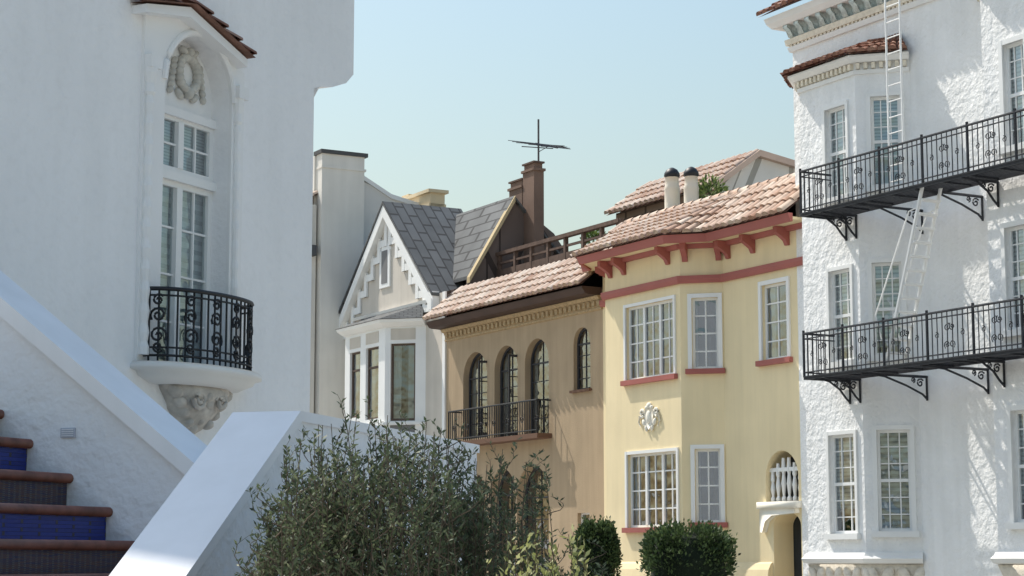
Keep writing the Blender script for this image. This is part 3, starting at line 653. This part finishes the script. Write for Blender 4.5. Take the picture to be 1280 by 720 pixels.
b.poly('walls',[LH.P(sl,0),LH.P(sl,ztop),LH.P(sl,ztop,-9),LH.P(sl,0,-9)])
b.poly('walls',[LH.P(sl,ztop),LH.P(sr,ztop),LH.P(sr,ztop,-9),LH.P(sl,ztop,-9)])
b.poly('walls',[LH.P(sl,0,-9),LH.P(sr,0,-9),LH.P(sr,ztop,-9),LH.P(sl,ztop,-9)])
zt=LH.zz(232,136); a,c_=hN[0],hN[1]
b.prism('mouldings',LH,[p for p in outline(hN)[2:]]+[(a,zt),(c_,zt)],-.30,-.17)
zmid=LH.zz(232,218)
b.window(LH,(a,c_,hN[2],zmid-.03,0),nx=2,ny=4,groups=2,rec=.20,fw=.05,mw=.016,trim=0,cover='blind',cf=0)
b.window(LH,(a,c_,zmid+.03,zt-.02,0),nx=2,ny=2,groups=2,rec=.20,fw=.05,mw=.016,trim=0,cover='blind',cf=0)
b.box('frames',LH,a,c_,zmid-.035,zmid+.035,-.20,-.11)
b.box('mouldings',LH,a-.0,c_,zt-.04,zt+.03,-.2,-.12)
hwN=(c_-a)/2; cN=(a+c_)/2
HO=LH.off(.12); gA_=HO.at(236,14); gR_=HO.at(307,77); gL_=HO.at(181,7)
def gz(s_):
    if s_>gA_[0]: return gA_[1]+(gR_[1]-gA_[1])*(s_-gA_[0])/(gR_[0]-gA_[0])
    return gA_[1]+(gL_[1]-gA_[1])*(s_-gA_[0])/(gL_[0]-gA_[0])
# spandrel panel, arch roll and colonnettes
arc=outline(hN,20)[2:]; zs=hN[3]-hwN
for p,q in zip(arc,arc[1:]):
    b.prism('mouldings',LH,[p,q,(q[0],gz(q[0])-.03),(p[0],gz(p[0])-.03)],0,.03)
b.tube('mouldings',[LH.P(cN+(p[0]-cN)*1.04,zs+(p[1]-zs)*1.04,.035) for p in arc],.028,8)
sLx=LH.sx(172,250); sRx=LH.sx(299,250)
for x0_,x1_,kind in ((sLx,a,0),(c_,sRx,1)):
    xm=(x0_+x1_)/2
    b.prism('mouldings',LH,[(x0_,hN[2]),(x1_,hN[2]),(x1_,gz(x1_)-.03),(x0_,gz(x0_)-.03)],0,.03)
    ztc=zs+.12; z=hN[2]+.05; xc=x0_+.055 if kind==0 else x0_+.06
    rr=.034 if kind==0 else .028
    pr=[(rr*1.3,z),(rr*1.3,z+.06),(rr,z+.09)]
    while z<ztc-.5: 
        pr+=[(rr*.95,z+.10),(rr*1.25,z+.17),(rr*.9,z+.24)]; z+=.16
    pr+=[(rr*.9,ztc-.30),(rr*1.4,ztc-.27),(rr*1.2,ztc-.2),(rr*1.8,ztc-.12),(rr*1.8,ztc-.08)]
    b.lathe('mouldings',LH.P(xc,0,.045),pr,10)
    b.box('mouldings',LH,max(x0_+.002,xc-.08),min(xc+.08,x1_-.003),ztc-.08,ztc+.02,.031,.10)
# gabled tile hood
for e_,sg in ((gR_,1),(gL_,-1)):
    A1=LH.P(e_[0]+sg*.03,e_[1]+.03,.20); B1=LH.P(e_[0]+sg*.03,e_[1]+.03,.0); C1=LH.P(gA_[0],gA_[1]+.05,.0); D1=LH.P(gA_[0],gA_[1]+.05,.20)
    b.tilepatch(A1,B1,C1,D1,cw=.10,rh=.2)
b.prism('mouldings',LH,[(gL_[0],gL_[1]-.05),(gA_[0],gA_[1]-.05),(gR_[0],gR_[1]-.05),(gR_[0],gR_[1]+.015),(gA_[0],gA_[1]+.03),(gL_[0],gL_[1]+.015)],.001,.14)
# wreath
TY=LH.off(-.15); wx,wz=TY.at(234,93)
rx=.125
for i in range(18):
    t=i/18*2*math.pi; b.blob('ornament',TY,wx+rx*math.cos(t),wz+.135*math.sin(t),.01,.038,.042,.045,rot=t)
for sd in (-1,1):
    for i in range(6): b.blob('ornament',TY,wx+sd*(.17+.010*i),wz+.08-.05*i,.0,.025,.035,.03,rot=.5*sd)
    b.blob('ornament',TY,wx+sd*.07,wz+.18,.01,.05,.03,.04,rot=sd*.6); b.blob('ornament',TY,wx+sd*.10,wz-.18,.0,.06,.03,.03,rot=sd*.7)
b.blob('ornament',TY,wx,wz+.18,.02,.035,.04,.05); b.blob('ornament',TY,wx,wz-.16,.02,.045,.05,.05)
# balcony slab (half ellipse), corbel and railing
bw=hwN+.20; bp=.34
def ell(k,n=24): return [(cN+bw*k*math.cos(math.pi*i/n),bp*k*math.sin(math.pi*i/n)**.8) for i in range(n+1)]
zb=hN[2]
lay=[(1.12,zb),(1.16,zb-.02),(1.16,zb-.055),(1.05,zb-.07),(1.02,zb-.10),(.86,zb-.135),(.8,zb-.15)]
vs=[];fs=[]
for kf,z in lay:
    for x,o in ell(kf): vs.append(LH.P(x,z,o))
n=25
for j in range(len(lay)-1):
    for i in range(n-1): fs.append((j*n+i,j*n+i+1,(j+1)*n+i+1,(j+1)*n+i))
fs+=[tuple(range(n)),tuple(range((len(lay)-1)*n,len(lay)*n))]
b.mesh('slab',vs,fs)
vs=[];fs=[];lay2=[(.62,.62,zb-.15),(.60,.70,zb-.18),(.52,.62,zb-.24),(.46,.5,zb-.29),(.44,.52,zb-.33),(.36,.42,zb-.38),(.28,.30,zb-.43),(.20,.2,zb-.47),(.10,.1,zb-.50)]
for kx,ko,z in lay2:
    for i in range(17): vs.append(LH.P(cN+bw*kx*math.cos(math.pi*i/16),z,bp*ko*math.sin(math.pi*i/16)**.8))
for j in range(len(lay2)-1):
    for i in range(16): fs.append((j*17+i,j*17+i+1,(j+1)*17+i+1,(j+1)*17+i))
b.mesh('corbel',vs,fs)
for sd in (-1,1):
    for j in range(4): b.blob('corbel',LH,cN+sd*bw*(.5-.1*j),zb-.2-.075*j,.1-.01*j,.07-.01*j,.045,.07,rot=sd*.6)
    b.tube('corbel',spiral(LH,cN+sd*.14,zb-.25,.02,.08,0,1.5*sd,.20,18),.02,6)
for j in range(5): b.blob('corbel',LH,cN+U(-.03,.03),zb-.22-.06*j,.19-.035*j,.05,.045,.05)
# railing
zr0,zr1=zb+.05,LH.off(.25).zz(258,368)
def ep(t,k=.98): return cN+bw*k*math.cos(t),bp*k*math.sin(t)**.8
path=[ep(math.pi*i/32) for i in range(33)]
for z,r_ in ((zr1,.017),(zr1-.05,.008),(zr0,.010),(zr0+.06,.008)): b.tube('iron_work',[LH.P(x,z,o) for x,o in path],r_,5)
cum=[0]
for p_,q_ in zip(path,path[1:]): cum.append(cum[-1]+math.hypot(q_[0]-p_[0],q_[1]-p_[1]))
def along(d):
    for i in range(32):
        if cum[i+1]>=d-1e-9:
            f=(d-cum[i])/(cum[i+1]-cum[i]); return path[i][0]+(path[i+1][0]-path[i][0])*f,path[i][1]+(path[i+1][1]-path[i][1])*f
    return path[-1]
T=cum[-1]; nb=22
for i in range(nb+1):
    x,o=along(T*i/nb)
    b.tube('iron_work',[LH.P(x,zb,o),LH.P(x,zr1,o)],.0085,5)
H=zr1-zr0
for m_ in range(6):
    dc=T*(m_+.5)/6
    for k_,(zc2,rr,a0,tn) in enumerate(((.30,.068,0,1.6),(.60,.062,math.pi,-1.6),(.83,.045,0,1.4),(.12,.04,0,-1.4))):
        pts=[]
        for i in range(19):
            r_=.01+(rr-.01)*i/18; t=a0+tn*2*math.pi*i/18
            x,o=along(max(0,min(T,dc+r_*math.cos(t)))); pts.append(LH.P(x,zr0+H*zc2+r_*math.sin(t),o+.01))
        b.tube('iron_work',pts,.010,5)
b.finish()
# ================================================================== STAIRS + GARDEN WALL
W1=Wall((-1.737,11),(.914,-.406))
b=B('entrance_staircase',{'walls':mat('stair_stucco',(.82,.83,.85),var=.04,bump=.7,bs=26,bd=.010,vor=12),'coping':mat('painted_coping',(.87,.87,.88),var=.04,bump=.2,bs=30,bd=.006,streak=.04),'nosing':mat('terracotta_nosing',(.19,.075,.05),rough=.4,var=.35,vs=9,spec=.5),'blue_risers':mat('cobalt_tile',(.02,.04,.30),rough=.2,brick=(.16,.16,.006),bcol=(.015,.028,.22),mortar=(.04,.04,.07),spec=.5),'pattern_risers':mat('patterned_tile',(.04,.045,.12),brick=(.05,.04,.005),bcol=(.17,.085,.05),mortar=(.15,.14,.14),rough=.3),'vent':mat('vent_cover',(.48,.51,.58),var=.05)},smooth=('nosing',))
a=W1.at(-70,306); c_=W1.at(250,580)
dz=.11
b.prism('walls',W1,[(a[0],0),(c_[0],0),(c_[0],c_[1]-dz),(a[0],a[1]-dz)],-.28,0)
b.prism('coping',W1,[(a[0],a[1]-dz),(c_[0]+.06,c_[1]-dz-.04),(c_[0]+.06,c_[1]-.03),(c_[0],c_[1]),(a[0],a[1])],-.33,.055)
vx,vz=W1.at(86,541); b.box('vent',W1,vx-.05,vx+.05,vz-.028,vz+.028,0,.012); 
for k_ in range(4): b.box('walls',W1,vx-.04,vx+.04,vz-.02+.012*k_,vz-.016+.012*k_,.012,.016)
st=[W1.at(38,549),W1.at(88,592),W1.at(137,634),W1.at(168,676)]
dsx=.215; dzz=.178
seq=[(st[0][0]-dsx,st[0][1]+dzz)]+st+[(st[3][0]+dsx*.8,st[3][1]-dzz),(st[3][0]+dsx*1.6,st[3][1]-2*dzz),(st[3][0]+dsx*2.4,st[3][1]-3*dzz)]
for i,(x,z) in enumerate(seq):
    xn=seq[i-1][0] if i else x-1.5
    nz=seq[i+1][1] if i+1<len(seq) else 0
    b.box('walls',W1,xn-.05,x-.03,0,z-.06,.002,1.9)
    b.box('blue_risers' if i%2==1 else 'pattern_risers',W1,x-.03,x-.018,nz,z-.055,.004,1.89)
    pr=[(x-.30,z-.055),(x-.0,z-.055)]+[(x+.0+.026*math.cos(t),z-.028+.028*math.sin(t)) for t in (-1.2,-.6,0,.6,1.2)]+[(x,z),(x-.30,z)]
    b.prism('nosing',W1,pr,.003,1.895)
b.box('nosing',W1,seq[-1][0]-.05,seq[-1][0]+1.2,seq[-1][1]-dzz-.05,seq[-1][1]-dzz,.0,1.3); b.box('walls',W1,seq[-1][0]-.04,seq[-1][0]+1.15,0,seq[-1][1]-dzz-.052,.0,1.28)
b.finish()
GWl=Wall((-1.02,9.5),(.275,.961))    # right face of the parapet
b=B('stucco_parapet_wall',{'walls':mat('parapet_stucco',(.82,.83,.85),var=.05,bump=.8,bs=24,bd=.012,vor=10,spot=.04),'coping':mat('parapet_coping',(.87,.87,.88),var=.04,bump=.25,bs=25,bd=.006,streak=.04)})
zT=GWl.zz(375,514); g1_=GWl.sx(596,556); tw=.33
sl_=.63; e0=-2.6
b.prism('walls',GWl,[(e0,0),(g1_,0),(g1_,zT-.05),(0,zT-.05),(e0,zT-.05+sl_*e0)],-tw,0)
cpf=[(e0-.03,zT-.05+sl_*e0),(0,zT-.05),(g1_+.02,zT-.05),(g1_+.02,zT),(-.02,zT),(e0-.03,zT+sl_*e0)]
b.prism('coping',GWl,cpf,-tw-.012,.012)
b.box('walls',GWl,e0-.3,e0-.04,0,zT+sl_*e0+.1,-tw-.03,.03)
b.finish()
# ================================================================== PLANTS
def W2(px,py,dep):
    d=RT*(px-640)+UP*(360-py)+FW*F; return C+d*(dep/d.y)
env=[(300,715),(318,690),(350,640),(385,600),(430,582),(470,584),(520,592),(560,602),(590,622),(630,652),(680,665),(710,675),(735,695),(755,720)]
def envy(x):
    for (a,b_),(c,d) in zip(env,env[1:]):
        if a<=x<=c: return b_+(d-b_)*(x-a)/(c-a)
    return 720
SH=leafmat('shrub_leaf',[(.045,.062,.032),(.09,.12,.06),(.15,.18,.10),(.27,.29,.17)],.3)
b=B('olive_shrub',{'leaves':SH,'stems':mat('shrub_stem',(.13,.10,.07),var=.2)})
def shoot(bb,base,tip,dens,ll,lw,zmin,cb=.0,r=.006):
    n=8; d=tip-base; bend=V((U(-.09,.09),U(-.09,.09),0)); pts=[]
    for i in range(n+1):
        t=i/n; pts.append(base+d*t+bend*math.sin(t*3.1)+V((U(-.01,.01),U(-.01,.01),0)))
    bb.tube('stems',pts,r,4,r2=r*.3)
    L_=d.length; m=int(L_*dens)
    for k in range(m):
        t=R(); 
        q=t*n; i=min(int(q),n-1); p=pts[i].lerp(pts[i+1],q-i)
        if p.z<zmin: continue
        az=U(0,6.28); el=U(.2,1.2); v=V((math.cos(az)*math.cos(el),math.sin(az)*math.cos(el),math.sin(el)))
        leaf(bb,'leaves',p,v,ll*U(.6,1.2),lw*U(.7,1.2),max(0,min(1,random.gauss(.42+cb,.22)+(t-.6)*.3)))
for i in range(310):
    px=U(305,752) if R()<.45 else U(320,600); dep=U(7.5,8.6)+(.5 if px>560 else 0); ty=envy(px)+abs(random.gauss(0,1))*30
    tall=R()<(.32 if px<600 else .42) and 330<px<735
    if tall: ty=envy(px)-U(10,70 if px<600 else 95)
    tip=W2(px,ty,dep)
    base=V((tip.x+U(-.25,.25)+(480-px)/2470*1.2,dep+U(-.15,.15),.15))
    shoot(b,base,tip,58,.034,.011,.9,r=.005)
    for k in range(4):
        t=U(.74,.97) if not tall else U(.6,.97); p=base.lerp(tip,t)
        if p.z<1.4: continue
        v=V((U(-1,1),U(-1,1),U(1.2,2.6))).normalized(); shoot(b,p,p+v*U(.08,.22),130,.030,.010,1.45,r=.0025)
b.finish()
YL=leafmat('variegated_leaf',[(.12,.14,.04),(.34,.36,.13),(.58,.56,.30)],.35)
b=B('variegated_bush',{'leaves':YL,'stems':mat('bush_stem',(.12,.09,.05),var=.2)})
for i in range(48):
    px=U(612,742); dep=U(7.0,7.4); ty=U(655,745)+(20 if px<630 or px>725 else 0); tip=W2(px,ty,dep); base=V((tip.x+U(-.2,.2),dep,.3))
    shoot(b,base,tip,55,.036,.014,.9,cb=.0,r=.004)
b.finish()
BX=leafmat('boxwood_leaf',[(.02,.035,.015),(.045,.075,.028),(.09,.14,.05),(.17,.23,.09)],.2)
def hedge(px0,px1,py,o,dz_=0):
    W=SW.off(o); s0=W.sx(px0,690); s1=W.sx(px1,690); zt=W.zz((px0+px1)/2,py)
    cpt=W.P((s0+s1)/2); half=.5*(px1-px0)/F*cpt.y
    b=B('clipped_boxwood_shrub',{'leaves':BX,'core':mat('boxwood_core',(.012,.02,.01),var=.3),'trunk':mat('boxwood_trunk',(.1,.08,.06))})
    hz=(zt-.35)/2; cz=.35+hz
    def sup(v,k=1.0):
        e=.62; f=lambda x:math.copysign(abs(x)**e,x)
        lump=1+.05*math.sin(v.x*9+px0)+.05*math.sin(v.z*8+v.y*7)+.03*math.sin(v.y*17+v.z*13)
        return V((cpt.x+f(v.x)*half*k*lump,cpt.y+f(v.y)*half*k*lump,cz+f(v.z)*hz*k*(1+.3*(lump-1))))
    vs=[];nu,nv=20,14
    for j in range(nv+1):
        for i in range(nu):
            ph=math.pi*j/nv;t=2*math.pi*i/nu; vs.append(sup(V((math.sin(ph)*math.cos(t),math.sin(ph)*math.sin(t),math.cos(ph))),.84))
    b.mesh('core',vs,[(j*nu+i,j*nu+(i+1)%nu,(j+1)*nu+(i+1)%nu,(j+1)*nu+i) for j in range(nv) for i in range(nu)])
    for i in range(9000):
        v=rv(); p=sup(v,U(.84,1.0)+(.08 if R()<.12 else 0)); d=(v+rv()*.8+V((0,0,.3))).normalized()
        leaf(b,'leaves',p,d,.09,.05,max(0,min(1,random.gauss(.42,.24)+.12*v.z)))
    b.tube('trunk',[V((cpt.x,cpt.y,0)),V((cpt.x,cpt.y,.8))],.06,8)
    b.finish()
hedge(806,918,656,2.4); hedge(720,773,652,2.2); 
# ================================================================== GROUND
def sheet(name,m,W,s0,s1,o0,o1,z,zb=None):
    b=B(name,{'surface':m}); 
    if zb is None: b.poly('surface',[W.P(s0,z,o0),W.P(s1,z,o0),W.P(s1,z,o1),W.P(s0,z,o1)])
    else: b.box('surface',W,s0,s1,zb,z,o0,o1)
    b.finish()
sheet('ground',mat('dry_ground',(.36,.33,.28),var=.2,vs=.3),SW,-2500,2500,-2500,2500,-.14)
sheet('road',mat('asphalt',(.07,.07,.072),var=.2,vs=2,bump=.3,bs=80),SW,-150,60,5,12,-.13)
sheet('road_centre_line',mat('road_paint',(.6,.5,.12),var=.1),SW,-150,60,8.45,8.57,-.126)
CON=mat('concrete_pavement',(.52,.50,.46),brick=(1.5,1.5,.02),bcol=(.55,.53,.49),mortar=(.25,.25,.23),var=.08)
sheet('pavement',CON,SW,-150,60,-.5,5,0,-.135)
sheet('pavement',CON,SW,-150,60,12,40,0,-.135)  # unseen paving, widened and kept pale to bounce light onto the walls
# ================================================================== LIGHT, SKY, CAMERA
S=V((-.75,.66,0)).normalized(); EL=math.radians(54); S=V((S.x*math.cos(EL),S.y*math.cos(EL),math.sin(EL)))
w=bpy.data.worlds.new('World'); sc.world=w; w.use_nodes=True; N=w.node_tree.nodes; L=w.node_tree.links; N.clear()
o=N.new('ShaderNodeOutputWorld'); bg=N.new('ShaderNodeBackground'); sk=N.new('ShaderNodeTexSky'); sk.sky_type='NISHITA'; sk.sun_disc=False
sk.sun_elevation=EL; sk.sun_rotation=math.atan2(S.x,S.y); sk.dust_density=2.8; sk.air_density=2.1; sk.ozone_density=5.5
bg.inputs[1].default_value=.15; L.new(sk.outputs[0],bg.inputs[0]); L.new(bg.outputs[0],o.inputs[0])
sl=bpy.data.lights.new('sun','SUN'); sl.energy=5; sl.angle=math.radians(.5); sl.color=(1,.94,.85); so=bpy.data.objects.new('sun',sl); sc.collection.objects.link(so)
so.rotation_euler=(-S).to_track_quat('-Z','Y').to_euler()
cam=bpy.data.cameras.new('camera'); cam.sensor_width=36; cam.lens=36*F/1280; cam.clip_end=6000; cam.clip_start=.1
co=bpy.data.objects.new('camera',cam); sc.collection.objects.link(co); co.location=C; co.rotation_euler=(math.pi/2+TH,0,0); sc.camera=co
sc.view_settings.view_transform='Standard'; sc.view_settings.look='None'; sc.view_settings.exposure=0
